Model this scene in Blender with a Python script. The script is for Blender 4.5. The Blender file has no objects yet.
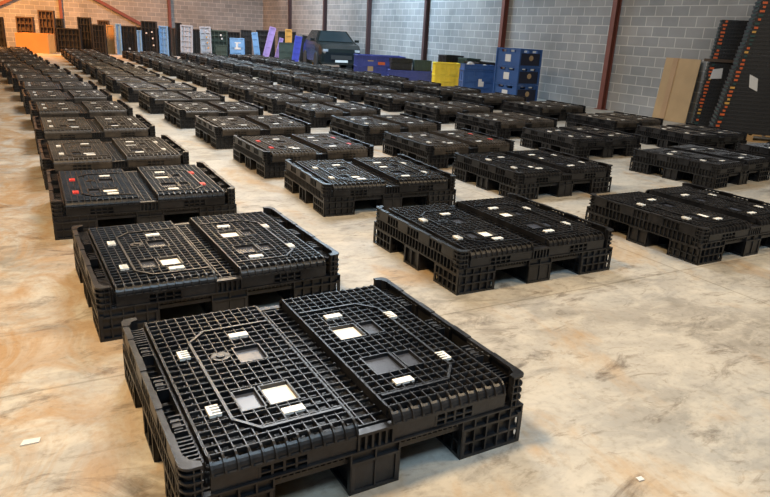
import bpy, math, random
from mathutils import Matrix, Vector
random.seed(7)
S = bpy.context.scene
COL = S.collection
PI = math.pi

# ------------------------------------------------------------ camera
YAW, PITCH, ROLL, CAMH, FPX = .515, .3197, .0529, 1.389, 648.9
def setup_camera():
    fw = Vector((math.sin(YAW)*math.cos(PITCH), math.cos(YAW)*math.cos(PITCH), -math.sin(PITCH)))
    r = Vector((math.cos(YAW), -math.sin(YAW), 0))
    u = r.cross(fw)
    cr, sr = math.cos(ROLL), math.sin(ROLL)
    r2 = r*cr + u*sr
    u2 = -r*sr + u*cr
    M = Matrix((( r2.x, u2.x, -fw.x, 0), (r2.y, u2.y, -fw.y, 0), (r2.z, u2.z, -fw.z, CAMH), (0, 0, 0, 1)))
    cd = bpy.data.cameras.new('camera'); cam = bpy.data.objects.new('camera', cd); COL.objects.link(cam)
    cam.matrix_world = M
    cd.sensor_width = 36; cd.lens = FPX/770*36; cd.clip_start = .02; cd.clip_end = 200
    S.camera = cam
setup_camera()

# ------------------------------------------------------------ light and exposure
W = bpy.data.worlds.new('world'); S.world = W; W.use_nodes = True
W.node_tree.nodes['Background'].inputs[0].default_value = (.75, .85, 1, 1)
W.node_tree.nodes['Background'].inputs[1].default_value = .05
S.view_settings.view_transform = 'Standard'; S.view_settings.look = 'None'
S.view_settings.gamma = 1; S.view_settings.use_curve_mapping = False
S.view_settings.exposure = 0.0
def area(name, loc, target, sx, sy, power, col):
    d = bpy.data.lights.new(name, 'AREA'); d.shape = 'RECTANGLE'; d.size = sx; d.size_y = sy
    d.energy = power; d.color = col
    o = bpy.data.objects.new(name, d); COL.objects.link(o); o.location = loc
    o.rotation_euler = (Vector(target)-Vector(loc)).to_track_quat('-Z', 'Y').to_euler()
    return o
WARM = (1, .68, .35); SODIUM = (1, .40, .10); COOL = (.56, .79, 1); NEUT = (.90, .95, 1)
area('unseen_top_light', (3.3, 8.6, 5.85), (3.2, 8.2, 0), 2.6, 2.6, 540, NEUT)  # unseen light added for cool highlights on the near ribs
area('unseen_top_light', (1.6, -1.6, 5.85), (1.6, -1.0, 0), 3.4, 1.6, 300, COOL)  # added behind the camera for bluish glints on the rolled panel ends
area('unseen_ceiling_lamp', (-1.1, 2.8, 5.7), (-1.3, 2.8, 0), 1.0, 1.0, 560, WARM)
area('unseen_ceiling_lamp', (5.4, .1, 5.7), (5.4, .1, 0), 1.0, 1.0, 260, (1, .74, .44))
area('unseen_ceiling_lamp', (3.4, 13.5, 5.7), (3.4, 13.5, 0), 1.2, 1.2, 300, WARM)  # unseen lamp added to put warm sheen on the middle container tops
area('unseen_ceiling_lamp', (4.2, 22, 5.7), (3.6, 20, 0), 2.5, 3.0, 280, (1, .80, .56))  # added out of view to brown the container tops by reflection
area('unseen_top_light', (9.6, 19, 5.85), (10.8, 19, 0), 2.5, 5, 1450, COOL)
area('unseen_top_light', (8.2, 27, 5.85), (8.2, 28, 0), 4, 4, 900, NEUT)
area('sodium_lamp', (-.8, 28.5, 5.4), (-.4, 33, 0), 1, 1, 1800, SODIUM)
area('door_daylight', (-5.5, -3.5, 2.8), (2, 5, 0), 4, 3, 60, COOL)

# ------------------------------------------------------------ materials
def mat(name, col, rough=.5, metal=0, bump=0, bscale=60, var=0, vscale=4, spec=.5):
    m = bpy.data.materials.new(name); m.use_nodes = True; nt = m.node_tree; n = nt.nodes; l = nt.links
    b = n['Principled BSDF']
    b.inputs['Base Color'].default_value = (*col, 1); b.inputs['Roughness'].default_value = rough
    b.inputs['Metallic'].default_value = metal; b.inputs['Specular IOR Level'].default_value = spec
    tc = n.new('ShaderNodeTexCoord')
    if var:
        nz = n.new('ShaderNodeTexNoise'); nz.inputs['Scale'].default_value = vscale; nz.inputs['Detail'].default_value = 5
        l.new(tc.outputs['Object'], nz.inputs['Vector'])
        mx = n.new('ShaderNodeMix'); mx.data_type = 'RGBA'
        mx.inputs[6].default_value = (*[c*(1-var) for c in col], 1); mx.inputs[7].default_value = (*[min(1, c*(1+var)) for c in col], 1)
        l.new(nz.outputs['Fac'], mx.inputs[0]); l.new(mx.outputs[2], b.inputs['Base Color'])
    if bump:
        nb = n.new('ShaderNodeTexNoise'); nb.inputs['Scale'].default_value = bscale; nb.inputs['Detail'].default_value = 4
        l.new(tc.outputs['Object'], nb.inputs['Vector'])
        bp = n.new('ShaderNodeBump'); bp.inputs['Strength'].default_value = bump; bp.inputs['Distance'].default_value = .01
        l.new(nb.outputs['Fac'], bp.inputs['Height']); l.new(bp.outputs[0], b.inputs['Normal'])
    return m

def bin_plastic(name='black_plastic', c0=(.007, .0075, .009), c1=(.034, .034, .036), r0=.24, r1=.44):
    m = mat(name, (.018, .018, .02), .38, bump=.12, bscale=45, spec=.4)
    nt = m.node_tree; n = nt.nodes; l = nt.links; b = n['Principled BSDF']
    tc = n.new('ShaderNodeTexCoord'); oi = n.new('ShaderNodeObjectInfo')
    add = n.new('ShaderNodeVectorMath'); add.operation = 'ADD'
    l.new(tc.outputs['Object'], add.inputs[0]); l.new(oi.outputs['Location'], add.inputs[1])
    nz = n.new('ShaderNodeTexNoise'); nz.inputs['Scale'].default_value = 7; nz.inputs['Detail'].default_value = 6; nz.inputs['Roughness'].default_value = .7
    l.new(add.outputs[0], nz.inputs['Vector'])
    rp = n.new('ShaderNodeValToRGB'); rp.color_ramp.elements[0].position = .42; rp.color_ramp.elements[0].color = (*c0, 1)
    rp.color_ramp.elements[1].position = .85; rp.color_ramp.elements[1].color = (*c1, 1)
    l.new(nz.outputs['Fac'], rp.inputs[0]); l.new(rp.outputs[0], b.inputs['Base Color'])
    mr = n.new('ShaderNodeMapRange'); mr.inputs[3].default_value = r0; mr.inputs[4].default_value = r1
    l.new(nz.outputs['Fac'], mr.inputs[0]); l.new(mr.outputs[0], b.inputs['Roughness'])
    return m
M = {}
M['black'] = bin_plastic()
M['dusty_sheen'] = bin_plastic('dusty_sheen_plastic', (.030, .026, .022), (.095, .080, .066), .30, .5)  # brown mixes dust with a painted warm reflection on rear container tops
M['white'] = mat('white_plastic', (.8, .8, .76), .4)
M['red'] = mat('red_plastic', (.75, .06, .05), .4)
M['card'] = mat('white_card', (.86, .86, .82), .5, var=.04, vscale=12)
M['slate'] = mat('grey_card', (.045, .052, .07), .25, var=.2, vscale=9)
M['steel'] = mat('red_oxide_steel', (.16, .05, .035), .6, var=.25, vscale=3)
M['drk'] = mat('dark_steel', (.06, .03, .03), .6, var=.25, vscale=3)
M['ply'] = mat('plywood', (.36, .25, .13), .7, var=.25, vscale=3)
M['orangeply'] = mat('orange_plywood', (.62, .30, .09), .7, var=.15, vscale=3)
M['bluep'] = mat('blue_plastic', (.025, .08, .24), .45, bump=.1, var=.25, vscale=5)
M['shaded'] = mat('shaded_blue_plastic', (.008, .012, .03), .45, var=.3, vscale=5)  # blue darkened to stand in for the unlit end of the stack
M['violetblue'] = mat('violet_blue_plastic', (.045, .06, .25), .45, var=.25, vscale=4)
M['yellow'] = mat('yellow_plastic', (.80, .60, .04), .45, bump=.1, var=.2, vscale=6)
M['lblue'] = mat('light_blue_plastic', (.16, .33, .58), .45, var=.12, vscale=4)
M['lilac'] = mat('lilac_plastic', (.33, .25, .58), .45, var=.15, vscale=4)
M['royal'] = mat('royal_blue_plastic', (.07, .09, .55), .45, var=.2, vscale=4)
M['greyp'] = mat('pale_grey_plastic', (.34, .38, .44), .5, var=.15, vscale=4)
M['dkp'] = mat('charcoal_plastic', (.014, .014, .015), .5, var=.4, vscale=4)
M['brownp'] = mat('brown_plastic', (.07, .045, .03), .55, var=.3, vscale=4)
M['green'] = mat('green_plastic', (.035, .06, .05), .5, var=.3, vscale=5)
M['teal'] = mat('teal_plastic', (.012, .05, .045), .5)
M['orange'] = mat('orange_plastic', (.55, .10, .02), .45)
M['amber'] = mat('amber_plastic', (.55, .30, .06), .45)
M['paper'] = mat('paper', (.58, .58, .57), .8)
M['wood'] = mat('pallet_wood', (.36, .22, .09), .8, var=.3, vscale=8)
M['carpaint'] = mat('dark_car_paint', (.010, .014, .014), .18)
M['glass'] = mat('car_glass', (.02, .03, .035), .05)
M['chrome'] = mat('headlight', (.75, .78, .8), .15, metal=.6)
M['tyre'] = mat('tyre_rubber', (.02, .02, .02), .8)
M['conc'] = mat('ceiling_paint', (.35, .34, .32), .9)

def floor_mat():
    m = bpy.data.materials.new('stained_concrete'); m.use_nodes = True; nt = m.node_tree; n = nt.nodes; l = nt.links
    b = n['Principled BSDF']; tc = n.new('ShaderNodeTexCoord')
    def noise(sc, det, rough, dist=0, off=(0, 0, 0), scl=(1, 1, 1)):
        mp = n.new('ShaderNodeMapping'); mp.inputs['Location'].default_value = off; mp.inputs['Scale'].default_value = scl
        l.new(tc.outputs['Object'], mp.inputs[0])
        z = n.new('ShaderNodeTexNoise'); z.inputs['Scale'].default_value = sc; z.inputs['Detail'].default_value = det
        z.inputs['Roughness'].default_value = rough; z.inputs['Distortion'].default_value = dist
        l.new(mp.outputs[0], z.inputs['Vector']); return z.outputs['Fac']
    def ramp(f, *st):
        r = n.new('ShaderNodeValToRGB'); e = r.color_ramp.elements
        e[0].position, e[0].color = st[0][0], (*st[0][1], 1); e[1].position, e[1].color = st[-1][0], (*st[-1][1], 1)
        for p, c in st[1:-1]:
            k = e.new(p); k.color = (*c, 1)
        l.new(f, r.inputs[0]); return r.outputs[0]
    def mix(f, a, c, mode='MIX', fac=1):
        x = n.new('ShaderNodeMix'); x.data_type = 'RGBA'; x.blend_type = mode
        x.inputs[0].default_value = fac
        if f is not None: l.new(f, x.inputs[0])
        l.new(a, x.inputs[6]); l.new(c, x.inputs[7]); return x.outputs[2]
    base = ramp(noise(1.3, 8, .62, .3), (.32, (.20, .185, .155)), (.5, (.335, .318, .28)), (.68, (.46, .435, .375)))
    grey = ramp(noise(.7, 6, .6, .2, (7, 3, 0)), (.45, (0, 0, 0)), (.62, (1, 1, 1)))
    gcol = n.new('ShaderNodeRGB'); gcol.outputs[0].default_value = (.30, .31, .30, 1)
    gm = n.new('ShaderNodeMath'); gm.operation = 'MULTIPLY'; gm.inputs[1].default_value = .65; l.new(grey, gm.inputs[0])
    c = mix(gm.outputs[0], base, gcol.outputs[0])
    # pale worn patches
    wl = ramp(noise(5.5, 9, .68, .6, (2, 8, 1), (.7, 1.3, 1)), (.44, (0, 0, 0)), (.62, (1, 1, 1)))
    wm = n.new('ShaderNodeMath'); wm.operation = 'MULTIPLY'; wm.inputs[1].default_value = .55; l.new(wl, wm.inputs[0])
    wcol = n.new('ShaderNodeRGB'); wcol.outputs[0].default_value = (.52, .49, .42, 1)
    c = mix(wm.outputs[0], c, wcol.outputs[0])
    # ochre traffic stains
    och = ramp(noise(1.9, 7, .65, .5, (1, 9, 2), (1, .55, 1)), (.52, (0, 0, 0)), (.68, (.75, .75, .75)))
    ocol = n.new('ShaderNodeRGB'); ocol.outputs[0].default_value = (.36, .235, .11, 1)
    c = mix(och, c, ocol.outputs[0])
    # rusty brown stains along the left aisle
    sx = n.new('ShaderNodeSeparateXYZ'); l.new(tc.outputs['Object'], sx.inputs[0])
    am = n.new('ShaderNodeMapRange'); am.inputs[1].default_value = .9; am.inputs[2].default_value = -.1; l.new(sx.outputs[0], am.inputs[0])
    st = ramp(noise(2.6, 9, .72, .9, (21, 4, 8), (1.2, .8, 1)), (.42, (0, 0, 0)), (.60, (.9, .9, .9)))
    sm = n.new('ShaderNodeMath'); sm.operation = 'MULTIPLY'; l.new(st, sm.inputs[0]); l.new(am.outputs[0], sm.inputs[1])
    scol = n.new('ShaderNodeRGB'); scol.outputs[0].default_value = (.30, .185, .08, 1)
    c = mix(sm.outputs[0], c, scol.outputs[0])
    # dark scuffs
    sc = ramp(noise(4.5, 9, .7, 1.1, (3, 3, 3), (.6, 1.1, 1)), (.30, (.26, .21, .17)), (.44, (1, 1, 1)))
    c = mix(None, c, sc, 'MULTIPLY', .85)
    sc2 = ramp(noise(9, 8, .72, .8, (13, 5, 3), (.5, 1.2, 1)), (.30, (.42, .36, .30)), (.42, (1, 1, 1)))
    c = mix(None, c, sc2, 'MULTIPLY', .8)
    sp = ramp(noise(30, 5, .6), (.25, (.72, .70, .66)), (.5, (1, 1, 1)))
    c = mix(None, c, sp, 'MULTIPLY', .8)
    # slab joints
    br = n.new('ShaderNodeTexBrick'); br.offset = 0; br.inputs['Scale'].default_value = 1
    br.inputs['Brick Width'].default_value = 4.4; br.inputs['Row Height'].default_value = 4.4; br.inputs['Mortar Size'].default_value = .007
    br.inputs['Color1'].default_value = br.inputs['Color2'].default_value = (1, 1, 1, 1); br.inputs['Mortar'].default_value = (.60, .57, .52, 1)
    mp = n.new('ShaderNodeMapping'); mp.inputs['Location'].default_value = (.7, 1.83, 0); l.new(tc.outputs['Object'], mp.inputs[0]); l.new(mp.outputs[0], br.inputs['Vector'])
    c = mix(None, c, br.outputs['Color'], 'MULTIPLY', .7)
    l.new(c, b.inputs['Base Color'])
    rr = n.new('ShaderNodeMapRange'); rr.inputs[3].default_value = .42; rr.inputs[4].default_value = .75
    l.new(noise(2.2, 6, .6, 0, (5, 5, 5)), rr.inputs[0]); l.new(rr.outputs[0], b.inputs['Roughness'])
    bp = n.new('ShaderNodeBump'); bp.inputs['Strength'].default_value = .15; bp.inputs['Distance'].default_value = .01
    l.new(noise(18, 6, .6), bp.inputs['Height']); l.new(bp.outputs[0], b.inputs['Normal'])
    return m
M['floor'] = floor_mat()

def block_mat(name, axis):
    m = bpy.data.materials.new(name); m.use_nodes = True; nt = m.node_tree; n = nt.nodes; l = nt.links
    b = n['Principled BSDF']; b.inputs['Roughness'].default_value = .85
    tc = n.new('ShaderNodeTexCoord'); sx = n.new('ShaderNodeSeparateXYZ'); cx = n.new('ShaderNodeCombineXYZ')
    l.new(tc.outputs['Object'], sx.inputs[0]); l.new(sx.outputs[axis], cx.inputs[0]); l.new(sx.outputs[2], cx.inputs[1])
    br = n.new('ShaderNodeTexBrick'); br.inputs['Scale'].default_value = 1; br.inputs['Brick Width'].default_value = .40
    br.inputs['Row Height'].default_value = .20; br.inputs['Mortar Size'].default_value = .010; br.inputs['Mortar Smooth'].default_value = .2
    br.inputs['Color1'].default_value = (.24, .25, .26, 1); br.inputs['Color2'].default_value = (.31, .31, .31, 1)
    br.inputs['Mortar'].default_value = (.46, .46, .45, 1); br.inputs['Bias'].default_value = -.1
    l.new(cx.outputs[0], br.inputs['Vector'])
    nz = n.new('ShaderNodeTexNoise'); nz.inputs['Scale'].default_value = .9; nz.inputs['Detail'].default_value = 7; l.new(cx.outputs[0], nz.inputs['Vector'])
    rp = n.new('ShaderNodeValToRGB'); rp.color_ramp.elements[0].position = .3; rp.color_ramp.elements[0].color = (.72, .72, .70, 1)
    rp.color_ramp.elements[1].position = .7; rp.color_ramp.elements[1].color = (1.1, 1.1, 1.1, 1); l.new(nz.outputs['Fac'], rp.inputs[0])
    mx = n.new('ShaderNodeMix'); mx.data_type = 'RGBA'; mx.blend_type = 'MULTIPLY'; mx.inputs[0].default_value = 1
    l.new(br.outputs['Color'], mx.inputs[6]); l.new(rp.outputs[0], mx.inputs[7]); l.new(mx.outputs[2], b.inputs['Base Color'])
    bp = n.new('ShaderNodeBump'); bp.inputs['Strength'].default_value = .4; bp.inputs['Distance'].default_value = .01
    l.new(br.outputs['Fac'], bp.inputs['Height']); bp.invert = True; l.new(bp.outputs[0], b.inputs['Normal'])
    return m
M['wallx'] = block_mat('block_wall_across', 0); M['wally'] = block_mat('block_wall_along', 1)

# ------------------------------------------------------------ mesh helpers
class MB:
    def __init__(s): s.v = []; s.f = []
    def add(s, vs, fs):
        k = len(s.v); s.v += vs; s.f += [tuple(i+k for i in f) for f in fs]; return s
    def box(s, x0, x1, y0, y1, z0, z1):
        return s.add([(x0,y0,z0),(x1,y0,z0),(x1,y1,z0),(x0,y1,z0),(x0,y0,z1),(x1,y0,z1),(x1,y1,z1),(x0,y1,z1)],
              [(3,2,1,0),(4,5,6,7),(0,1,5,4),(1,2,6,5),(2,3,7,6),(3,0,4,7)])
    def barx(s, x0, x1, y, z0, z1, w=.008, t=.004):          # rib with chamfered top
        z2 = z1-.003
        pr = [(y-w/2,z0),(y+w/2,z0),(y+w/2,z2),(y+t/2,z1),(y-t/2,z1),(y-w/2,z2)]
        n = 6
        return s.add([(x0,a,b) for a,b in pr]+[(x1,a,b) for a,b in pr], [(i,(i+1)%n,n+(i+1)%n,n+i) for i in range(n)]+[tuple(range(n-1,-1,-1)), tuple(range(n,2*n))])
    def bary(s, y0, y1, x, z0, z1, w=.008, t=.004):
        z2 = z1-.003
        pr = [(x-w/2,z0),(x+w/2,z0),(x+w/2,z2),(x+t/2,z1),(x-t/2,z1),(x-w/2,z2)]
        n = 6
        return s.add([(a,y0,b) for a,b in pr]+[(a,y1,b) for a,b in pr], [(i,n+i,n+(i+1)%n,(i+1)%n) for i in range(n)]+[tuple(range(n)), tuple(range(2*n-1,n-1,-1))])
    def prism(s, poly, z0, z1):                               # poly counter-clockwise in xy
        n = len(poly)
        return s.add([(a,b,z0) for a,b in poly]+[(a,b,z1) for a,b in poly], [(i,(i+1)%n,n+(i+1)%n,n+i) for i in range(n)]+[tuple(range(n-1,-1,-1)), tuple(range(n,2*n))])
    def sweepx(s, prof, x0, x1):                              # prof counter-clockwise in yz seen from +x
        n = len(prof)
        return s.add([(x0,a,b) for a,b in prof]+[(x1,a,b) for a,b in prof], [(i,(i+1)%n,n+(i+1)%n,n+i) for i in range(n)]+[tuple(range(n-1,-1,-1)), tuple(range(n,2*n))])
    def cyl(s, c, r, z0, z1, n=12):
        return s.prism([(c[0]+r*math.cos(2*PI*i/n), c[1]+r*math.sin(2*PI*i/n)) for i in range(n)], z0, z1)
    def strip(s, pts, w, z0, z1):                             # polyline strip on a horizontal plane
        for (ax, ay), (bx, by) in zip(pts, pts[1:]):
            dx, dy = bx-ax, by-ay; L = math.hypot(dx, dy); dx /= L; dy /= L; nx, ny = -dy*w/2, dx*w/2; e = w*.3
            ax2, ay2, bx2, by2 = ax-dx*e, ay-dy*e, bx+dx*e, by+dy*e
            s.prism([(ax2-nx,ay2-ny),(bx2-nx,by2-ny),(bx2+nx,by2+ny),(ax2+nx,ay2+ny)], z0, z1)
        return s
    def mirrored(s):
        o = MB(); o.v = [(-x,y,z) for x,y,z in s.v]; o.f = [f[::-1] for f in s.f]; return o
    def flipy(s):
        o = MB(); o.v = [(x,-y,z) for x,y,z in s.v]; o.f = [f[::-1] for f in s.f]; return o
    def shift(s, dx=0, dy=0, dz=0):
        s.v = [(x+dx,y+dy,z+dz) for x,y,z in s.v]; return s
    def merge(s, o): return s.add(o.v, o.f)
    def xform(s, m):
        s.v = [tuple(m @ Vector(v)) for v in s.v]; return s
    def mesh(s, name, m):
        me = bpy.data.meshes.new(name); me.from_pydata(s.v, [], s.f); me.materials.append(m); me.update(); return me
    def build(s, name, m, parent=None, loc=None, rz=0):
        return link(name, s.mesh(name, m), parent, loc, rz)
def link(name, me, parent=None, loc=None, rz=0):
    o = bpy.data.objects.new(name, me); COL.objects.link(o)
    if parent is not None: o.parent = parent
    if loc: o.location = loc
    o.rotation_euler = (0, 0, rz); return o
def empty(name, loc, rz=0, rx=0, ry=0):
    o = bpy.data.objects.new(name, None); COL.objects.link(o); o.location = loc; o.rotation_euler = (rx, ry, rz); o.empty_display_size = .1; return o
def tag(o, label=None, cat=None, group=None, kind=None):
    if label: o['label'] = label
    if cat: o['category'] = cat
    if group: o['group'] = group
    if kind: o['kind'] = kind
    return o
def struct(name, mb, m, parent=None):
    o = mb.build(name, m, parent)
    if parent is None: o['kind'] = 'structure'
    return o
CHILD = {}
def reg(o):
    if o.parent is not None: CHILD.setdefault(o.parent.name, []).append(o)
    return o
def copy_tree(o, parent=None):
    c = o.copy(); COL.objects.link(c)
    if parent is not None: c.parent = parent
    for ch in o.children: copy_tree(ch, c)
    return c

# ------------------------------------------------------------ the room
UW, VW, HZ = 11.62, 34.8, 6.0
UL, VB = -14.0, -7.0
struct('floor', MB().box(UL, UW+.2, VB, VW+.2, -.15, 0), M['floor'])
struct('wall_back', MB().box(UL, UW+.2, VW, VW+.2, 0, HZ), M['wallx'])
struct('wall_right', MB().box(UW, UW+.2, VB, VW, 0, HZ), M['wally'])
struct('wall_left', MB().box(UL-.2, UL, VB, VW, 0, HZ), M['wally'])
struct('wall_front', MB().box(UL, UW+.2, VB-.2, VB, 0, HZ), M['wallx'])
struct('ceiling', MB().box(UL-.2, UW+.2, VB-.2, VW+.2, HZ, HZ+.1), M['conc'])

def h_column(x, y, m, name, rz=0):
    b = MB().box(-.06,.06,-.07,-.058,0,HZ).box(-.06,.06,.058,.07,0,HZ).box(-.006,.006,-.058,.058,0,HZ)
    t = empty('steel_column', (x, y, 0), rz)
    b.build('post', m, t); MB().box(-.11,.11,-.10,.10,0,.015).build('base_plate', m, t)
    tag(t, name, 'column', None)
    return t
NAMES = ['nearest red steel column on right wall, left of the leaning plywood', 'red steel column on right wall rising behind the blue crate stack',
         'dark steel column on right wall left of the yellow crate', 'dark steel column on right wall just right of the parked car',
         'dark steel column on right wall directly behind the parked car', 'dark steel column on right wall, nearest the far room corner']
for i, v in enumerate((10.78, 14.62, 18.52, 22.5, 26.55, 30.65)):
    h_column(UW-.08, v, M['steel'] if i < 2 else M['drk'], NAMES[i], PI/2)
h_column(2.04, VW-.08, M['steel'], 'rust red column on far wall between two diagonal braces')
h_column(6.85, VW-.08, M['steel'], 'rust red column on far wall behind the upright dark pallets')
def brace(a, b, label):
    (x0, z0), (x1, z1) = a, b; L = math.hypot(x1-x0, z1-z0); dx, dz = (x1-x0)/L, (z1-z0)/L; w = .07
    y0, y1 = VW-.20, VW-.155
    nx, nz = -dz*w, dx*w
    ps = [(x0-nx,z0-nz),(x1-nx,z1-nz),(x1+nx,z1+nz),(x0+nx,z0+nz)]
    mb = MB().add([(x,y0,z) for x,z in ps]+[(x,y1,z) for x,z in ps], [(0,1,2,3),(7,6,5,4),(0,4,5,1),(1,5,6,2),(2,6,7,3),(3,7,4,0)])
    o = mb.build('diagonal_brace', M['steel']); tag(o, label, 'brace')
brace((2.14, 2.95), (6.75, .55), 'rust red diagonal brace sloping down right on the far wall')
brace((1.94, 2.95), (-2.7, .55), 'rust red diagonal brace sloping down left at the far left corner')

# ------------------------------------------------------------ folded pallet container (1.2 x 1.04 x 0.26 m)
HW, HD = .60, .519
def ring(mb, x0, x1, y0, y1, z0, z1, t=.012):
    mb.box(x0,x1,y0,y0+t,z0,z1).box(x0,x1,y1-t,y1,z0,z1).box(x0,x0+t,y0+t,y1-t,z0,z1).box(x1-t,x1,y0+t,y1-t,z0,z1)
def foot(x0, x1, y0, y1, plain=False):
    mb = MB(); mb.box(x0+.016,x1-.016,y0+.016,y1-.016,0.002,.112)
    for z in ((0,.012),(.108,.117)) + (() if plain else ((.056,.063),)): ring(mb, x0,x1,y0,y1,z[0],z[1],.018)
    nx = 2 if plain else max(2, round((x1-x0)/.052)); ny = 2 if plain else max(2, round((y1-y0)/.052))
    for i in range(nx+1):
        x = x0+.003+(x1-x0-.006)*i/nx
        for y in (y0, y1-.017): mb.box(x-.003,x+.003,y,y+.017,.008,.110)
    for i in range(ny+1):
        y = y0+.003+(y1-y0-.006)*i/ny
        for x in (x0, x1-.017): mb.box(x,x+.017,y-.003,y+.003,.008,.110)
    if plain:
        for y in (y0+.006, y1-.012): mb.box(x0+.006,x1-.006,y,y+.006,.006,.104)
    return mb
def deck():
    mb = MB(); mb.box(-HW+.02,HW-.02,-HD+.02,HD-.02,.110,.128)
    mb.box(-.335,-.09,-.01,.01,.0,.108).box(.09,.335,-.01,.01,.0,.108).box(-.01,.01,-.27,-.09,.0,.108).box(-.01,.01,.09,.27,.0,.108)  # unseen webs added to block light and keep the fork openings dark
    mb.box(-HW+.03,HW-.03,-HD+.026,-HD+.034,.126,.16).box(-HW+.03,HW-.03,HD-.034,HD-.026,.126,.16)
    # middle band: two lips and upright ribs all round
    for x in (-HW, HW-.022): mb.box(x,x+.022,-HD,HD,.117,.125)
    for y in (-HD, HD-.022): mb.box(-HW,HW,y,y+.022,.149,.155)
    for a, b_ in ((-.6,-.335),(-.09,.09),(.335,.6)):             # rib row above each foot
        n = 2 if a == -.09 else 5
        for y in (-HD+.001, HD-.02):
            for i in range(n+1):
                x = a+.003+(b_-a-.006)*i/n; mb.box(x-.003,x+.003,y,y+.019,.115,.150)
        for y in (-HD+.014, HD-.020): mb.box(a+.004,b_-.004,y,y+.006,.115,.150)
    for a, b_ in ((-.335,-.09),(.09,.335)):                      # short teeth over the fork openings
        for k in range(1, 12):
            x = a+(b_-a)*k/12
            for y in (-HD+.004, HD-.02): mb.box(x-.0025,x+.0025,y,y+.016,.138,.150)
    for x in (-HW+.024, HW-.032): mb.box(x,x+.008,-HD+.03,HD-.03,.126,.19)
    return mb
def side_wall(top):
    mb = MB(); X = -HW; zt = top
    mb.box(X+.018,X+.026,-HD+.03,HD-.03,.128,.205)
    mb.box(X,X+.03,-HD+.03,HD-.03,.186,.194)
    n = 26
    for i in range(n+1):                                       # tall open ribs
        y = -HD+.05+(2*HD-.10)*i/n
        mb.box(X+.001,X+.02,y-.003,y+.003,.124,.188)
    # top band: solid blocks between slotted groups under one rail
    segs = [(-.455,-.33,1),(-.33,-.19,0),(-.19,-.07,1),(-.07,.07,0),(.07,.19,1),(.19,.33,0),(.33,.455,1)]
    mb.box(X+.001,X+.020,-.455,.455,zt-.014,zt-.003)
    for a, b_, solid in segs:
        if solid:
            mb.box(X+.002,X+.012,a,b_,.192,zt-.007); mb.box(X,X+.022,a+.004,b_-.004,zt-.008,zt)
        else:
            mb.box(X+.016,X+.022,a,b_,.192,zt-.018)
            for k in range(5):
                y = a+(b_-a)*k/4
                mb.box(X+.003,X+.018,y-.004,y+.004,.192,zt-.014)
            mb.box(X+.034,X+.060,(a+b_)/2-.03,(a+b_)/2+.03,.20,zt-.022)
            for k in range(4): mb.box(X+.030,X+.068,a+.02+k*.03,a+.026+k*.03,.20,zt-.018)
    mb.box(X+.070,X+.076,-HD+.05,HD-.05,.16,.232)                # inner skirt
    for sg in (-1, 1):
        for k in range(7):
            y = sg*(.335+k*.019); mb.box(X+.02,X+.072,y-.003,y+.003,.215,.236)
    for y in [-.44+.04*k for k in range(23)]: mb.box(X+.02,X+.07,y-.002,y+.002,.185,.198)
    return mb
def corner_post(sy, top):
    mb = MB(); X = -HW; r = .030; L = .066
    def prof(ins):
        p = []; n = 6
        for i in range(n+1):
            a = PI + (PI/2)*i/n
            p.append((X+r+(r-ins)*math.cos(a), -HD+r+(r-ins)*math.sin(a)))
        p += [(X+L-.006, -HD+ins), (X+L-.006, -HD+.024), (X+.036, -HD+.036), (X+.024, -HD+L), (X+ins, -HD+L)]
        return p
    mb.prism(prof(.012), .12, top-.004)
    for z in (.150,.178,.205,.232): mb.prism(prof(0), z, z+.006)
    mb.prism(prof(0), top-.008, top)
    for k in range(3):
        y = -HD+.032+k*.02; mb.box(X+.001,X+.02,y,y+.004,.15,top-.004)
    for k in range(2):
        x = X+.034+k*.02; mb.box(x,x+.004,-HD+.001,-HD+.02,.15,top-.004)
    return mb if sy < 0 else mb.flipy()
PX0, PX1 = -.518, -.058                                          # folded panel extent (left one)
WINS = [(-.270,-.165,.005,.130), (-.270,-.165,-.298,-.170), (-.362,-.280,-.298,-.170)]
WINS_R = [(-.240,-.126,.010,.133), (-.325,-.250,.012,.130), (-.247,-.125,-.283,-.145), (-.332,-.256,-.275,-.155)]
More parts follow.
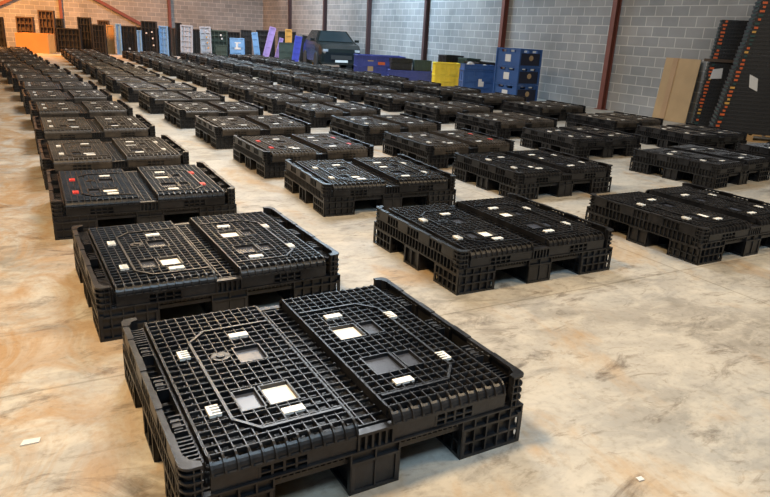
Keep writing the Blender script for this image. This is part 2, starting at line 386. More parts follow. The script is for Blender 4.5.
def folded_panel(lip, WINS, boss=True):
    mb = MB(); z1 = .250; z0 = .236; r = .045; ye = HD-.006
    flat = ye-r
    xs = [PX0+.006+i*(PX1-PX0-.012)/12 for i in range(13)]
    ys = [-flat+i*(2*flat)/24 for i in range(25)]
    def cut(lo, hi, blocks):
        segs = [(lo, hi)]
        for a, b_ in blocks:
            o = []
            for s, e in segs:
                if b_ <= s or a >= e: o.append((s, e)); continue
                if a > s: o.append((s, a))
                if b_ < e: o.append((b_, e))
            segs = o
        return segs
    for x in xs:
        for s, e in cut(-flat, flat, [(w[2], w[3]) for w in WINS if w[0] < x < w[1]]): mb.bary(s, e, x, z0, z1, .0062, .0032)
    for y in ys:
        for s, e in cut(PX0, PX1, [(w[0], w[1]) for w in WINS if w[2] < y < w[3]]): mb.barx(s, e, y, z0, z1, .0062, .0032)
    for w in WINS:                                               # window frames
        ring(mb, w[0], w[1], w[2], w[3], .226, z1+.001, .005)
    # upper inner recess with a round boss
    if boss: mb.cyl((-.322,.085), .034, .232, .250, 16); mb.cyl((-.322,.085), .016, .250, .255, 12)
    # raised closed strip
    mb.strip([(-.075,.300),(-.33,.300),(-.402,.222),(-.402,-.33),(-.335,-.410),(-.075,-.410)], .010, .240, .256)
    # long edges
    mb.box(PX0,PX0+.006,-flat,flat,.222,.249)
    mb.box(PX1-.006,PX1,-flat,flat,.250-lip,.250)
    # rolled ends
    for sg in (-1, 1):
        m2 = MB(); n = 6
        def arc(rr, a): return (-(flat)-rr*math.sin(a), (z1-r)+rr*math.cos(a))
        A = [PI/2*i/n for i in range(n+1)]
        skin = [arc(r-.009, a) for a in A[2:]] + [arc(r-.013, a) for a in reversed(A[2:])]
        m2.sweepx(skin, PX0+.002, PX1-.002)
        outer = [arc(r, a) for a in A] + [arc(r-.012, a) for a in reversed(A)]
        for x in xs: m2.sweepx(outer, x-.0035, x+.0035)
        yb = -ye
        m2.box(PX0,PX1,yb+.001,yb+.012,.196,.206)                 # smooth ledge under the roll
        m2.box(PX0,PX0+.14,yb+.003,yb+.010,.150,.197)
        m2.box(PX1-.17,PX1,yb+.003,yb+.010,.150,.197)
        m2.box(PX0+.14,PX1-.17,yb+.018,yb+.022,.150,.197)
        m2.box(PX0+.14,PX1-.17,yb+.002,yb+.012,.170,.175); m2.box(PX0+.14,PX1-.17,yb+.002,yb+.012,.150,.154)
        for k in range(5):
            x = PX0+.14+k*(PX1-PX0-.31)/4; m2.box(x-.004,x+.004,yb+.002,yb+.020,.150,.197)
        mb.merge(m2 if sg < 0 else m2.flipy())
    return mb
def inner_grid():
    mb = MB(); z0, z1 = .202, .214
    for i in range(24): mb.bary(-.47, .47, -.52+i*1.04/23, z0, z1, .007, .004)
    for i in range(22): mb.barx(-.52, .52, -.47+i*.94/21, z0, z1, .007, .004)
    return mb
def end_rail():
    mb = MB(); y = -HD+.002
    mb.box(-.066,.064,y+.016,y+.022,.150,.214)
    mb.box(-.066,.064,y,y+.03,.205,.215); mb.box(-.066,.064,y,y+.02,.150,.156)
    for k in range(6):
        x = -.062+k*.0245; mb.box(x-.004,x+.004,y,y+.02,.156,.206)
    mb.box(-.2,.2,y+.035,y+.042,.15,.19)
    return mb
def latch(x, y):
    mb = MB(); mb.box(x-.018,x-.008,y-.028,y+.028,.246,.257)
    for k in range(4): mb.box(x-.009,x+.020,y-.028+k*.0165,y-.0215+k*.0165,.246,.257)
    return mb
def label_plate(x, y):
    return MB().box(x-.036,x+.036,y-.016,y+.016,.244,.2525)
def card(w, z=.236):
    return MB().box(w[0]+.005,w[1]-.005,w[2]+.005,w[3]-.005,z-.004,z)

ME = {}
def me(key, mb, m): ME[key] = mb.mesh(key, m); return ME[key]
me('deck', deck(), M['black'])
me('side_wall_l', side_wall(.258), M['black']); me('side_wall_r', side_wall(.272).mirrored(), M['black'])
me('post_fl', corner_post(-1, .260), M['black']); me('post_bl', corner_post(1, .260), M['black'])
me('post_fr', corner_post(-1, .273).mirrored(), M['black']); me('post_br', corner_post(1, .273).mirrored(), M['black'])
me('panel_l', folded_panel(.02, WINS), M['black']); me('panel_r', folded_panel(.035, WINS_R, False).mirrored().shift(dz=.008), M['black'])
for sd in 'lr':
    m_ = ME['panel_'+sd].copy(); m_.materials.clear(); m_.materials.append(M['dusty_sheen']); ME['panel_'+sd+'_dusty_sheen'] = m_
me('inner', inner_grid(), M['black'])
er = end_rail(); me('end_f', er, M['black']); me('end_b', er.flipy(), M['black'])
FEET = []
for ix, (a, b_) in enumerate(((-.6,-.335),(-.09,.09),(.335,.6))):
    for iy, (c, d) in enumerate(((-.519,-.27),(-.09,.09),(.27,.519))):
        k = 'foot%d%d' % (ix, iy); me(k, foot(a,b_,c,d, plain=(ix == 1 or iy == 1)), M['black']); FEET.append(k)
for sd in 'lr':
    for j, (y) in enumerate((.138,-.260)):
        for c in ('white', 'red'):
            mb = latch(-.442, y); mb = mb if sd == 'l' else mb.mirrored().shift(-.025, 0, .008)
            me('latch_%s%d_%s' % (sd, j, c), mb, M[c])
    for j, y in enumerate((.228,-.348)):
        mb = label_plate(-.212, y); mb = mb if sd == 'l' else mb.mirrored().shift(-.02, 0, .008)
        me('lab_%s%d' % (sd, j), mb, M['white'])
    for j, w in enumerate(WINS if sd == 'l' else WINS_R):
        for c in ('card', 'slate'):
            mb = card(w); mb = mb if sd == 'l' else mb.mirrored().shift(0, 0, .008)
            me('win_%s%d_%s' % (sd, j, c), mb, M[c])

def container(red='', white_r=True, white_l=True, dusty_sheen=False):
    t = empty('folded_pallet_container', (0, 0, 0))
    link('pallet_deck', ME['deck'], t)
    for k in FEET: link('foot', ME[k], t)
    for k in ('side_wall_l', 'side_wall_r'): link('side_wall', ME[k], t)
    for k in ('post_fl', 'post_bl', 'post_fr', 'post_br'): link('corner_post', ME[k], t)
    sfx = '_dusty_sheen' if dusty_sheen else ''
    link('end_rail', ME['end_f'], t); link('end_rail', ME['end_b'], t); link('inner_grid', ME['inner'], t)
    for sd in 'lr':
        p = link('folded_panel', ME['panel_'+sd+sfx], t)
        for j in (0, 1):
            c = 'red' if sd in red else 'white'
            o = link('latch', ME['latch_%s%d_%s' % (sd, j, c)], p); o['label'] = c + ' latch'
            o = link('handle_label', ME['lab_%s%d' % (sd, j)], p); o['label'] = 'white label plate'
        for j in range(3 if sd == 'l' else 4):
            wh = (sd == 'l' and j == 1 and white_l) or (sd == 'r' and j == 0 and white_r)
            o = link('window_card', ME['win_%s%d_%s' % (sd, j, 'card' if wh else 'slate')], p)
            o['label'] = 'white card' if wh else 'dark grey card'
    return t
ORD = ['first','second','third','fourth','fifth','sixth','seventh','eighth','ninth','tenth','eleventh','twelfth','thirteenth','fourteenth','fifteenth','sixteenth','seventeenth','eighteenth','nineteenth','twentieth']
ROWS = [('leftmost row', [(.857,2.03,.012),(.785,3.44,.023),(.706,5.05,-.016),(.70,6.53,.003),(.70,8.2,-.002),(.70,9.85,.01),(.64,11.5,.02),(.60,13.1,0),(.50,14.75,.02),(.40,16.4,.03),(.28,18.0,.02),(.15,19.6,.01),(.05,21.2,.02),(-.02,22.8,0),(-.1,24.4,0),(-.15,26.0,0),(-.2,27.6,0)]),
  ('second row from the left', [(2.65,3.28,-.007),(2.61,4.99,-.055),(2.58,6.46,.01),(2.55,8.1,.0),(2.48,9.75,.02),(2.36,11.35,.01),(2.28,12.95,0),(2.2,14.5,.02),(2.2,16.1,0),(2.2,17.7,.01),(2.15,19.3,0),(2.1,20.9,0),(2.1,22.5,0),(2.1,24.1,0),(2.1,25.7,0),(2.1,27.3,0)]),
  ('third row from the left', [(4.5,3.12,.012),(4.45,4.96,-.002),(4.42,6.42,0),(4.4,7.95,.02),(4.32,9.55,.01),(4.3,11.15,0),(4.3,12.75,.02),(4.25,14.35,0),(4.3,15.95,0),(4.25,17.5,.01),(4.2,19.1,0),(4.2,20.7,0),(4.2,22.3,.01),(4.2,23.9,0),(4.2,25.5,0),(4.2,27.1,0)]),
  ('fourth row from the left', [(6.86,4.78,.11),(6.62,6.47,.0),(6.62,8.07,.02),(6.6,9.65,.0),(6.6,11.25,.0),(6.55,12.85,.01),(6.5,14.45,.02),(6.5,16.05,0),(6.5,17.6,0),(6.45,19.2,0),(6.4,20.8,0),(6.4,22.4,0),(6.4,24.0,0),(6.4,25.6,0),(6.4,27.2,0)]),
  ('row nearest the right wall', [(8.78,4.74,.02),(8.78,6.38,.0),(8.76,7.85,.02),(8.85,9.7,.03),(8.75,11.3,0),(8.75,12.9,0),(8.7,14.5,.02),(8.7,16.1,0),(8.7,17.7,.01),(8.6,19.3,0),(8.55,20.9,0),(8.5,22.5,0),(8.5,24.1,0),(8.45,25.7,0),(8.4,27.3,0)])]
PROTO = {}
REDS = {(0,2): 'lr', (1,2): 'lr', (2,2): 'r'}
for ri, (rn, lst) in enumerate(ROWS):
    for k, (u, v, a) in enumerate(lst):
        red = REDS.get((ri, k), '')
        far = k > 4
        wl, wr = True, True
        if far: wl, wr = random.random() > .3, random.random() > .3
        if (ri, k) in ((2,0),): wl = True; wr = False
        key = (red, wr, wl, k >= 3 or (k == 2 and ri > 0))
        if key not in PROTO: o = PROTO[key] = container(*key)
        else: o = copy_tree(PROTO[key])
        o.location = (u, v, 0); o.rotation_euler = (0, 0, a)
        if k == 0:
            if ri == 0: lab = 'black folded pallet container in the near foreground, closest to the camera'
            else: lab = 'black folded pallet container at the front end of the %s' % rn
        else:
            lab = 'black folded container%s, %s from front in the %s' % (' with red latches' if red else '', ORD[k], rn)
        tag(o, lab, 'container', 'folded black containers laid out in rows')

# ------------------------------------------------------------ pallets and panels stood on edge along the far wall
def ribbed_panel(w, h, t, m, cells=(4, 5), trim=None, dots=0, parent=None):
    """upright pallet: frame, slats, back skin; face towards -y"""
    mb = MB(); f = min(.05, w*.2)
    mb.box(-w/2,w/2,t*.35,t,.0,h)
    mb.box(-w/2,-w/2+f,0,t*.35,0,h).box(w/2-f,w/2,0,t*.35,0,h).box(-w/2+f,w/2-f,0,t*.35,0,f).box(-w/2+f,w/2-f,0,t*.35,h-f,h)
    for i in range(1, cells[0]):
        x = -w/2+w*i/cells[0]; mb.box(x-.012,x+.012,.01,t*.35,f,h-f)
    for i in range(1, cells[1]):
        z = h*i/cells[1]; mb.box(-w/2+f,w/2-f,.012,t*.35,z-.014,z+.014)
    mb.build('panel_frame', m, parent)
def leaner(name, u, v, w, h, t, m, label, cat='pallet', rz=0, tilt=0, roll=0, cells=(4, 5), extra=None):
    e = empty(name, (u, v, 0)); e.rotation_euler = (-tilt, roll, rz)
    ribbed_panel(w, h, t, m, cells, parent=e)
    if extra: extra(e)
    tag(e, label, cat, 'pallets and panels stood on edge by the far wall')
    return e
def blob(e, name, mats, spots, s=.035, y=-.012):
    for (x, z) in spots:
        MB().box(x-s,x+s,y,y+.02,z-s,z+s).build(name, M[mats], e)
V0 = 30.0; FR = -.35                                             # turned a little towards the aisle
leaner('upright_pallet', -.55, V0, .55, 1.25, .16, M['dkp'], 'dark upright pallet at the far left edge, beside the orange panel', rz=FR)
leaner('upright_pallet', .45, V0+.3, .62, 1.30, .2, M['brownp'], 'brown round-topped stack of pallets behind the orange wooden crate', rz=FR)
def crate_solid(name, u, v, w, d, h, m, label, cat, rz=0, slats=0, extra=None, open_top=True):
    e = empty(name, (u, v, 0), rz); t = .025
    b = MB(); b.box(-w/2,w/2,-d/2,-d/2+t,0,h).box(-w/2,w/2,d/2-t,d/2,0,h).box(-w/2,-w/2+t,-d/2+t,d/2-t,0,h).box(w/2-t,w/2,-d/2+t,d/2-t,0,h).box(-w/2+t,w/2-t,-d/2+t,d/2-t,0,.03)
    if not open_top: b.box(-w/2-.01,w/2+.01,-d/2-.01,d/2+.01,h,h+.02)
    b.build('body', m, e)
    r = MB()
    if slats: r.box(-w*.36,-w*.08,-d/2-.03,-d/2-.016,h*.55,h*.75).box(w*.08,w*.36,-d/2-.03,-d/2-.016,h*.55,h*.75).box(-w*.3,w*.3,-d/2-.03,-d/2-.016,h*.28,h*.34)
    for k in range(slats+1):
        if slats == 0: break
        x = -w/2+.02+(w-.04)*k/slats
        r.box(x-.012,x+.012,-d/2-.014,-d/2,.03,h-.02).box(x-.012,x+.012,d/2,d/2+.014,.03,h-.02)
    ny = max(1, int(slats*d/w))
    if slats:
        for k in range(ny+1):
            y = -d/2+.02+(d-.04)*k/ny
            r.box(-w/2-.014,-w/2,y-.012,y+.012,.03,h-.02).box(w/2,w/2+.014,y-.012,y+.012,.03,h-.02)
        for z in (.02, h*.5, h-.03): ring(r, -w/2-.018, w/2+.018, -d/2-.018, d/2+.018, z, z+.028, .018)
        r.build('ribs', m, e)
    if extra: extra(e, w, d, h)
    tag(e, label, cat); return e
crate_solid('wooden_crate', .75, V0-.5, 1.15, .8, .72, M['orangeply'], 'bright orange wooden crate under warm light at the far left', 'crate', rz=FR)
leaner('upright_pallet', 1.22, V0+.25, .58, 1.58, .2, M['brownp'], 'tall dark brown upright pallet just right of the orange crate', rz=FR)
leaner('upright_pallet', 1.95, V0, .9, .95, .2, M['dkp'], 'low wide dark upright pallet right of the tall brown one', rz=FR, cells=(6, 4))
leaner('upright_pallet', 2.58, V0+.3, .5, 1.4, .2, M['dkp'], 'charcoal upright pallet left of the orange-brown plank', rz=FR)
leaner('upright_pallet', 3.05, V0-.25, .50, 1.15, .2, M['dkp'], 'grey-black upright pallet next to the orange-brown plank', rz=FR)
leaner('upright_plank', 3.52, V0+.1, .30, 1.15, .06, M['wood'], 'narrow orange-brown wooden panel stood upright at the far wall', 'panel', rz=FR, cells=(1, 3))
leaner('upright_board', 3.80, V0-.2, .20, 1.22, .10, M['lblue'], 'pale blue narrow edge panel, leftmost of the blue ones', 'panel', rz=FR, cells=(1, 4))
leaner('upright_pallet', 4.18, V0, .66, 1.15, .2, M['dkp'], 'dark upright pallet between two pale blue edge panels', rz=FR, extra=lambda e: blob(e, 'white_tag', 'paper', [(.05,.25)]))
leaner('upright_board', 4.60, V0-.2, .17, 1.0, .10, M['lblue'], 'short turquoise blue narrow panel left of the black stack with white dots', 'panel', rz=FR, cells=(1, 4))
leaner('upright_pallet', 5.02, V0-.1, .62, 1.38, .25, M['dkp'], 'tall black upright stack with three pale dots on its face', rz=FR,
       extra=lambda e: blob(e, 'pale_cap', 'paper', [(.12,.95),(.14,.70),(.16,.42),(-.1,.9)], .03))
leaner('upright_board', 5.58, V0-.2, .36, 1.22, .12, M['lblue'], 'widest light blue upright panel, right of the black stack with dots', 'panel', rz=FR, cells=(2, 5))
leaner('upright_pallet', 5.84, V0+.1, .16, 1.2, .2, M['dkp'], 'thin dark upright pallet touching the widest light blue panel', rz=FR, cells=(1, 4))
leaner('upright_pallet', 6.04, V0+.1, .16, 1.15, .2, M['brownp'], 'thin brown upright pallet right of the light blue panel', rz=FR, cells=(1, 4))
leaner('upright_pallet', 6.24, V0, .24, 1.38, .25, M['dkp'], 'tall black upright pallet behind the grey panel', rz=FR, cells=(1, 4))
leaner('upright_board', 6.50, V0-.25, .50, 1.30, .12, M['greyp'], 'pale grey slotted upright panel left of the middle of the far line', 'panel', rz=FR, cells=(3, 6), roll=.03)
leaner('upright_pallet', 6.98, V0, .30, 1.15, .2, M['dkp'], 'dark upright pallet between the two pale grey panels', rz=FR, cells=(2, 4))
leaner('upright_board', 7.36, V0-.25, .46, 1.28, .12, M['greyp'], 'pale grey upright panel with yellowish dots beside greenish crates', 'panel', rz=FR, cells=(2, 5), roll=-.03,
       extra=lambda e: blob(e, 'yellow_cap', 'amber', [(.05,.85),(.07,.62),(.09,.40)], .03))
crate_solid('green_crate', 7.92, V0-.65, .45, .35, .55, M['green'], 'low grey-green crate at the foot of the dark pallets', 'crate', rz=FR, slats=4)
leaner('upright_pallet', 8.0, V0+.1, .75, 1.15, .3, M['green'], 'dark greenish upright stack with white dots behind the green crate', rz=FR, extra=lambda e: blob(e, 'pale_cap', 'paper', [(.1,.95),(.14,.8),(.2,.45)], .035))
def box_label(e, w, d, h):
    MB().box(-.10,.16,-d/2-.022,-d/2-.018,h*.45,h*.8).build('label_sheet', M['paper'], e)
crate_solid('blue_crate', 8.75, V0-.2, .60, .5, .86, M['lblue'], 'light blue crate with white label in the far line', 'crate', rz=FR, slats=3, extra=box_label)
leaner('upright_pallet', 8.75, V0+1.5, 1.2, 1.1, .3, M['dkp'], 'dark heap of upright pallets behind the light blue crate', rz=FR, cells=(8, 4))
leaner('leaning_board', 9.62, V0-.4, .26, 1.15, .12, M['lblue'], 'steel blue panel leaning left against the lilac panel', 'panel', rz=FR, roll=-.12, cells=(1, 4))
leaner('leaning_board', 9.78, V0-.9, .28, 1.45, .12, M['lilac'], 'tall lilac panel leaning to the right', 'panel', rz=FR, roll=.26, cells=(1, 5))
leaner('upright_pallet', 10.05, V0, .7, 1.25, .3, M['dkp'], 'black upright pallet behind the two lilac panels', rz=FR, cells=(4, 5))
leaner('leaning_board', 10.08, V0-1.5, .18, 1.0, .12, M['lilac'], 'short lilac panel leaning right, beside the taller one', 'panel', rz=FR, roll=.26, cells=(1, 4))
crate_solid('dark_green_crate', 10.25, V0-2.4, .62, .5, .8, M['green'], 'dark green crate between lilac panel and royal blue panel', 'crate', rz=FR, slats=4)
leaner('upright_pallet', 10.95, V0-.6, .8, 1.25, .3, M['dkp'], 'black upright pallet topped by an orange piece near the wall', rz=FR, cells=(5, 5))
leaner('upright_board', 10.75, V0-1.3, .30, 1.35, .12, M['amber'], 'orange upright panel sticking up behind the dark green crate', 'panel', rz=FR, cells=(1, 5))
leaner('leaning_board', 10.0, V0-4.0, .28, 1.12, .14, M['royal'], 'royal blue panel leaning to the right near the car', 'panel', rz=FR, roll=.15, cells=(1, 5))
leaner('leaning_pallet', 10.32, V0-4.0, .24, 1.15, .2, M['dkp'], 'black pallet leaning beside the royal blue panel', rz=FR, roll=.12, cells=(1, 5))
leaner('leaning_pallet', 10.62, V0-4.1, .2, 1.15, .2, M['green'], 'dark green-black pallet leaning nearest the car', rz=FR, roll=.1, cells=(1, 5))
leaner('leaning_board', 10.88, V0-3.9, .13, 1.2, .1, M['amber'], 'thin yellowish panel behind the car at its left side', 'panel', rz=FR, roll=.05, cells=(1, 4))
leaner('leaning_board', 11.10, V0-3.9, .12, 1.15, .1, M['lblue'], 'thin teal panel right of the yellowish one behind the car', 'panel', rz=FR, roll=.05, cells=(1, 4))

for (u_, w_, h_, m_, lb) in ((1.62,.42,1.30,'dkp','charcoal upright pallet in the back rank, third gap right of the orange crate'),
      (3.35,.45,1.32,'brownp','brown upright pallet in the back rank behind the orange-brown plank'),
      (4.72,.40,1.12,'dkp','dark upright pallet in the back rank behind the turquoise panel'),
      (5.60,.42,1.10,'dkp','dark upright pallet in the back rank behind the widest light blue panel'),
      (6.72,.40,1.10,'dkp','dark upright pallet in the back rank behind the first pale grey panel'),
      (7.62,.50,1.20,'dkp','dark upright pallet in the back rank above the grey-green crate'),
      (9.45,.50,1.22,'dkp','dark upright pallet in the back rank behind the steel blue leaning panel'),
      (10.55,.55,1.20,'dkp','dark upright pallet in the back rank beside the orange board'),
      (11.25,.50,1.20,'dkp','dark upright pallet in the back rank closest to the right wall')):
    leaner('upright_pallet', u_, V0+.75, w_, h_, .18, M[m_], lb, rz=FR)

# ------------------------------------------------------------ parked car
def car(x, y, rz):
    e = empty('parked_car', (x, y, 0), rz)                        # nose towards -y
    sec = [(-1.70,.62,.30,.66,.56),(-1.66,.72,.24,.78,.64),(-1.4,.78,.22,.90,.72),(-.8,.80,.22,.98,.74),(-.5,.80,.22,1.0,.74),(1.2,.80,.22,1.0,.74),(1.6,.77,.25,.95,.70),(1.7,.64,.35,.85,.55)]
    mb = MB(); n = 10
    for (yy, w, zb, zt, wt) in sec:
        zs = (zt-zb)
        mb.v += [(-w*.9,yy,zb),(-w,yy,zb+.1*zs),(-w,yy,zb+.6*zs),(-w*.97,yy,zb+.85*zs),(-wt,yy,zt),(wt,yy,zt),(w*.97,yy,zb+.85*zs),(w,yy,zb+.6*zs),(w,yy,zb+.1*zs),(w*.9,yy,zb)]
    for i in range(len(sec)-1):
        for k in range(n):
            a = i*n+k; b_ = i*n+(k+1)%n; mb.f.append((a, b_, b_+n, a+n))
    mb.f.append(tuple(range(n-1,-1,-1))); mb.f.append(tuple(range(len(mb.v)-n, len(mb.v))))
    mb.build('body', M['carpaint'], e)
    # cabin
    c = MB(); lo = [(-.73,-.75,.98),(.73,-.75,.98),(.73,1.45,.98),(-.73,1.45,.98)]; hi = [(-.52,-.25,1.38),(.52,-.25,1.38),(.54,1.1,1.38),(-.54,1.1,1.38)]
    c.add(lo+hi, [(3,2,1,0),(4,5,6,7),(0,1,5,4),(1,2,6,5),(2,3,7,6),(3,0,4,7)]); c.build('cabin', M['carpaint'], e)
    def quad_on(a, b_, cc, d, name):
        P = [Vector(p) for p in (a, b_, cc, d)]; cen = sum(P, Vector())/4
        nrm = (P[1]-P[0]).cross(P[3]-P[0]).normalized()
        Q = [cen+(p-cen)*.88 for p in P]
        MB().add([tuple(q+nrm*.004) for q in Q]+[tuple(q+nrm*.012) for q in Q], [(3,2,1,0),(4,5,6,7),(0,1,5,4),(1,2,6,5),(2,3,7,6),(3,0,4,7)]).build(name, M['glass'], e)
    quad_on(lo[0], lo[1], hi[1], hi[0], 'windscreen'); quad_on(lo[3], lo[0], hi[0], hi[3], 'side_window'); quad_on(lo[1], lo[2], hi[2], hi[1], 'side_window')
    for s in (-1, 1):
        MB().box(s*.58-.09,s*.58+.09,-1.70,-1.62,.68,.76).build('headlight', M['chrome'], e)
        MB().box(s*.84-.08,s*.84+.08,-.62,-.54,1.0,1.09).build('wing_mirror', M['carpaint'], e)
        for yy in (-1.05, 1.05):
            w = MB().cyl((0, 0), .31, -.1, .1, 24); w.v = [(s*.72+z, yy+a, .31+b_) for a, b_, z in w.v]; w.build('wheel', M['tyre'], e)
    MB().box(-.38,.38,-1.73,-1.69,.42,.56).build('grille', M['tyre'], e)
    MB().box(-.23,.23,-1.75,-1.73,.32,.40).build('number_plate', M['paper'], e)
    tag(e, 'dark parked car facing forward between far panels and blue crates', 'car')
car(10.55, 23.6, -.20)

# ------------------------------------------------------------ crates beside the right wall
def sheet(e, w, d, h):
    MB().box(-.09,.09,-d/2-.026,-d/2-.018,h*.4,h*.75).build('label_sheet', M['paper'], e)
def orange_band(e, w, d, h):
    MB().box(-.1,.22,-d/2-.026,-d/2-.018,h*.62,h*.74).build('orange_strip', M['orange'], e)
    MB().box(-.42,-.25,-d/2-.026,-d/2-.018,h*.3,h*.8).build('wooden_block', M['ply'], e)
crate_solid('blue_pallet_box', 10.15, 18.95, 1.5, .9, .72, M['violetblue'], 'long violet-blue pallet box with orange strip in front of the car', 'crate', rz=-.35, slats=10, extra=orange_band)
crate_solid('blue_tray', 10.35, 17.25, 1.35, .6, .38, M['violetblue'], 'low violet-blue box piled with dark trays left of yellow crate', 'crate', rz=-.45, slats=8)
def tray(u, v, z, w, d, h, m, rz, label, group=None, name='dark_tray'):
    e = empty(name, (u, v, z), rz); b = MB(); t = .02
    b.box(-w/2,w/2,-d/2,d/2,0,t); ring(b, -w/2, w/2, -d/2, d/2, t, h, t); b.build('body', M[m], e)
    r = MB()
    for k in range(6):
        x = -w/2+w*k/5; r.box(x-.01,x+.01,-d/2-.01,-d/2,0,h).box(x-.01,x+.01,d/2,d/2+.01,0,h)
    ring(r, -w/2-.012, w/2+.012, -d/2-.012, d/2+.012, h-.02, h, .03); r.build('rim', M[m], e)
    tag(e, label, 'tray', group); return e
tray(10.05, 17.40, .385, .6, .4, .20, 'dkp', -.4, 'charcoal tray on the low violet-blue box, left end')
tray(10.62, 17.12, .385, .50, .38, .30, 'green', -.4, 'dark green deep tray on the low violet-blue box, right end')
tray(10.05, 17.40, .59, .6, .4, .12, 'dkp', -.3, 'shallow charcoal tray topmost of the left pile on the violet-blue box')
crate_solid('yellow_crate', 10.58, 15.75, .68, .5, .70, M['yellow'], 'bright yellow ribbed plastic crate standing by the right wall', 'crate', rz=-.42, slats=5)
crate_solid('dark_crate', 11.25, 16.55, .55, .5, .88, M['dkp'], 'black crate directly behind the yellow crate', 'crate', rz=-.1, slats=6)
crate_solid('dark_crate', 11.32, 15.72, .42, .5, .84, M['green'], 'dark green crate behind and right of the yellow crate', 'crate', rz=-.1, slats=6)
crate_solid('dark_crate', 11.2, 15.0, .6, .7, .78, M['dkp'], 'black crate against wall behind the blue crate with white label', 'crate', rz=-.05, slats=6)
def sheet2(e, w, d, h):
    MB().box(-.02,.12,-d/2-.026,-d/2-.018,h*.35,h*.65).build('label_sheet', M['paper'], e)
crate_solid('blue_crate', 10.48, 14.15, .80, .6, .62, M['bluep'], 'blue crate with white label between yellow crate and tall blue stack', 'crate', rz=-.42, slats=3, extra=sheet2)
def bag(x, y, z, s, label):
    mb = MB(); n, m_ = 10, 6
    for j in range(m_+1):
        ph = PI*j/m_
        for i in range(n):
            th = 2*PI*i/n; rr = s*(1+.25*math.sin(3*th+j))
            mb.v.append((rr*math.sin(ph)*math.cos(th), rr*math.sin(ph)*math.sin(th), s*.8+s*.8*math.cos(ph)*-1))
    for j in range(m_):
        for i in range(n):
            a = j*n+i; b_ = j*n+(i+1)%n; mb.f.append((a, b_, b_+n, a+n))
    o = mb.build('plastic_bag', M['paper'], None, (x, y, z)); tag(o, label, 'bag')
tray(10.48, 14.15, .625, .78, .55, .12, 'bluep', -.42, 'blue tray lying on top of the blue crate beside the tall stack', name='blue_tray')
bag(10.30, 14.25, .648, .10, 'white crumpled bag in the blue tray, left one')
bag(10.62, 14.05, .648, .07, 'small white crumpled bag in the blue tray, right one')
def stacked_crate(z, label, h=.40):
    e = empty('stacked_crate', (10.46, 12.55, z), 0); w, d, t = .62, .84, .02
    b = MB(); ring(b, -w/2, w/2, -d/2, d/2, 0, h*.78, t); b.box(-w/2+t,w/2-t,-d/2+t,d/2-t,0,t)
    # upper walls with two open hand holes on each side
    for (a, c) in ((-w/2,-.20),(-.05,.05),(.20,w/2)):
        b.box(a,c,-d/2,-d/2+t,h*.78,h*.94).box(a,c,d/2-t,d/2,h*.78,h*.94)
    for (a, c) in ((-d/2+t,-.26),(-.06,.06),(.26,d/2-t)):
        b.box(-w/2,-w/2+t,a,c,h*.78,h*.94).box(w/2-t,w/2,a,c,h*.78,h*.94)
    ring(b, -w/2-.012, w/2+.012, -d/2-.012, d/2+.012, h*.92, h, .03)
    ring(b, -w/2-.008, w/2+.008, -d/2-.008, d/2+.008, .0, .03, .02)
    for sx in (-1, 1):
        for sy in (-1, 1): b.box(sx*w/2-.02,sx*w/2+.02,sy*d/2-.02,sy*d/2+.02,0,h)
    b.build('body', M['bluep'], e)
    MB().box(-w/2+.03,w/2-.03,-d/2-.006,-d/2-.0005,.035,h*.76).build('shaded_end_panel', M['shaded'], e)['label'] = 'blue end wall darkened for shade'  # panel added so this end face reads as shaded
    MB().box(-w/2-.006,-w/2,-.10,.10,.10,.26).build('label_sheet', M['paper'], e)
    l = MB().cyl((0, 0), .06, 0, .006, 16); l.v = [(.02+a, -d/2-.0065-z_, .2+b_) for a, b_, z_ in l.v]; l.build('round_sticker', M['ply'], e)
    tag(e, label, 'crate', 'tall stack of blue crates by the right wall')
stacked_crate(0, 'blue crate at the bottom of the tall stack by the wall')
stacked_crate(.405, 'blue crate in the middle of the tall stack by the wall')
stacked_crate(.81, 'blue crate topmost in the tall stack by the wall')

# ------------------------------------------------------------ plywood sheet leaning on the wall
e = empty('plywood_sheet', (11.40, 8.86, 0)); e.rotation_euler = (0, .10, 0)
MB().box(0,.018,-.40,.40,0.004,1.22).build('sheet', M['ply'], e)
MB().box(-.008,0,.10,.22,0.004,1.22).build('edge_strip', mat('brown_strip', (.34, .22, .12), .7, var=.2), e)['label'] = 'darker brown upright strip'
tag(e, 'pale brown plywood sheet leaning against the right block wall', 'plywood')

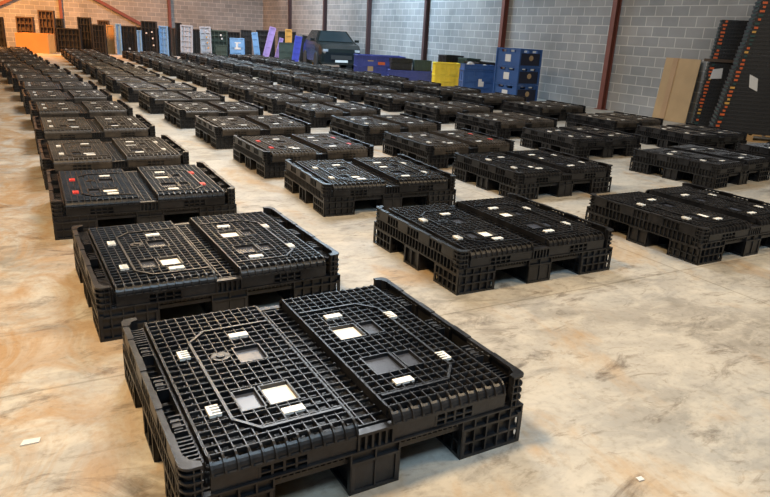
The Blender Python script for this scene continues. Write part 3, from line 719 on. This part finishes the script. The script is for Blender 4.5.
# ------------------------------------------------------------ two tall stacks of black trays at the right
def nth(k):
    return '%d%s' % (k, 'th' if 10 <= k % 100 <= 20 else {1: 'st', 2: 'nd', 3: 'rd'}.get(k % 10, 'th'))
class Stack:
    def __init__(s, x, y, w, d, n, h, lean, z0, rz): s.x, s.y, s.w, s.d, s.n, s.h, s.lean, s.z0, s.rz = x, y, w, d, n, h, lean, z0, rz
    def pt(s, a, z, off=0):                                      # point on the front face, a metres right of the near left corner
        a2 = a+s.lean*(z-s.z0); c, q = math.cos(s.rz), math.sin(s.rz)
        return (s.x+a2*c+off*q, s.y+a2*q-off*c, z)
def tray_stack(st, gname, where):
    w, d, h = st.w, st.d, st.h
    body = MB(); body.box(0,w,0,d,0,h*.45); ring(body, -.01, w+.01, -.01, d+.01, h*.45, h*.97, .03)
    for k in range(9): body.box(.02+k*(w-.06)/8,.04+k*(w-.06)/8,-.012,0,.0,h*.45)
    bm_ = body.mesh('tray_body', M['dkp'])
    cl = {}
    for c in ('orange', 'amber', 'teal'):
        cl[c] = [MB().box(a,a+l_,-.016,-.009,h*.25,h*.78).mesh('corner_clip', M[c]) for a, l_ in ((.03,.055),(.045,.04),(.02,.07))]
    side = MB().box(-.016,-.009,.02,d*.6,h*.5,h*.8).mesh('edge_strip', M['teal'])
    for k in range(st.n):
        x, y, z = st.pt(random.uniform(-.006, .006), st.z0+k*h)
        e = empty('black_tray', (x, y, z), st.rz)
        link('tray_body', bm_, e); link('edge_strip', side, e)
        c = random.choice(('orange', 'orange', 'orange', 'amber', 'teal')); o = link('corner_clip', random.choice(cl[c]), e); o['label'] = c+' corner clip'
        if st.n-1 == k: lab = 'black tray with coloured corner clip, topmost of the %s' % where
        elif k == 0: lab = 'black tray with coloured corner clip, lowest of the %s' % where
        else: lab = 'black tray, %s from the bottom of the %s' % (nth(k+1), where)
        tag(e, lab, 'tray', gname)
def wood_pallet(x, y, w, d, rz, label):
    e = empty('wooden_pallet', (x, y, 0), rz)
    for k in range(3): MB().box(0,w,k*(d-.1)/2,k*(d-.1)/2+.1,.0,.02).build('bottom_board', M['wood'], e)
    for i in range(3):
        for j in range(3): MB().box(i*(w-.1)/2,i*(w-.1)/2+.1,j*(d-.1)/2,j*(d-.1)/2+.1,.02,.10).build('block', M['wood'], e)
    for k in range(6): MB().box(k*(w-.14)/5,k*(w-.14)/5+.14,0,d,.10,.12).build('top_board', M['wood'], e)
    tag(e, label, 'pallet')
REAR = Stack(10.96, 7.98, .44, .22, 31, .062, .09, 0, -.80)
TALL = Stack(10.06, 6.92, 1.1, .40, 44, .062, .16, .121, -.80)
tray_stack(REAR, 'black trays in the rear stack', 'rear stack')
wood_pallet(10.04, 6.90, 1.14, .44, -.80, 'yellowish wooden pallet under the tall leaning stack of black trays')
tray_stack(TALL, 'black trays in the tall leaning stack', 'tall leaning stack')
def paper(name, pts, t, label):
    P = [Vector(p) for p in pts]; nrm = (P[1]-P[0]).cross(P[2]-P[0]).normalized()*t
    mb = MB().add([tuple(p) for p in P]+[tuple(p+nrm) for p in P], [(3,2,1,0),(4,5,6,7),(0,1,5,4),(1,2,6,5),(2,3,7,6),(3,0,4,7)])
    o = mb.build(name, M['paper']); tag(o, label, 'paper')
paper('paper_tag', [REAR.pt(.06,.90,.018),REAR.pt(.25,.92,.018),REAR.pt(.23,1.10,.018),REAR.pt(.07,1.07,.018)], .003, 'white paper tag on the rear stack of black trays')
paper('paper_tag', [TALL.pt(.28,.86,.018),TALL.pt(.42,.80,.018),TALL.pt(.36,1.0,.018),TALL.pt(.22,1.06,.018)], .003, 'crooked white paper tag on the tall leaning stack')
p = REAR.pt(-.12, 1.20, .05); o = MB().box(0,.56,0,.03,0,.05).build('wooden_bar', M['brownp'], None, p, -.80); tag(o, 'dark bar held across the rear stack of black trays', 'bar')

# ------------------------------------------------------------ litter on the floor
def scrap(x, y, pts, label):
    mb = MB().prism([(a, b_) for a, b_ in pts], .001, .004); o = mb.build('paper_scrap', M['paper'], None, (x, y, 0)); tag(o, label, 'paper scrap')

scrap(-.10, 2.22, [(-.03,-.014),(.028,-.016),(.034,.010),(-.018,.016)], 'white paper scrap on the floor at the lower left, left of nearest container')
scrap(1.70, 1.17, [(-.012,-.008),(.012,-.01),(.014,.008),(-.01,.01)], 'tiny white scrap on the floor at the lower right')
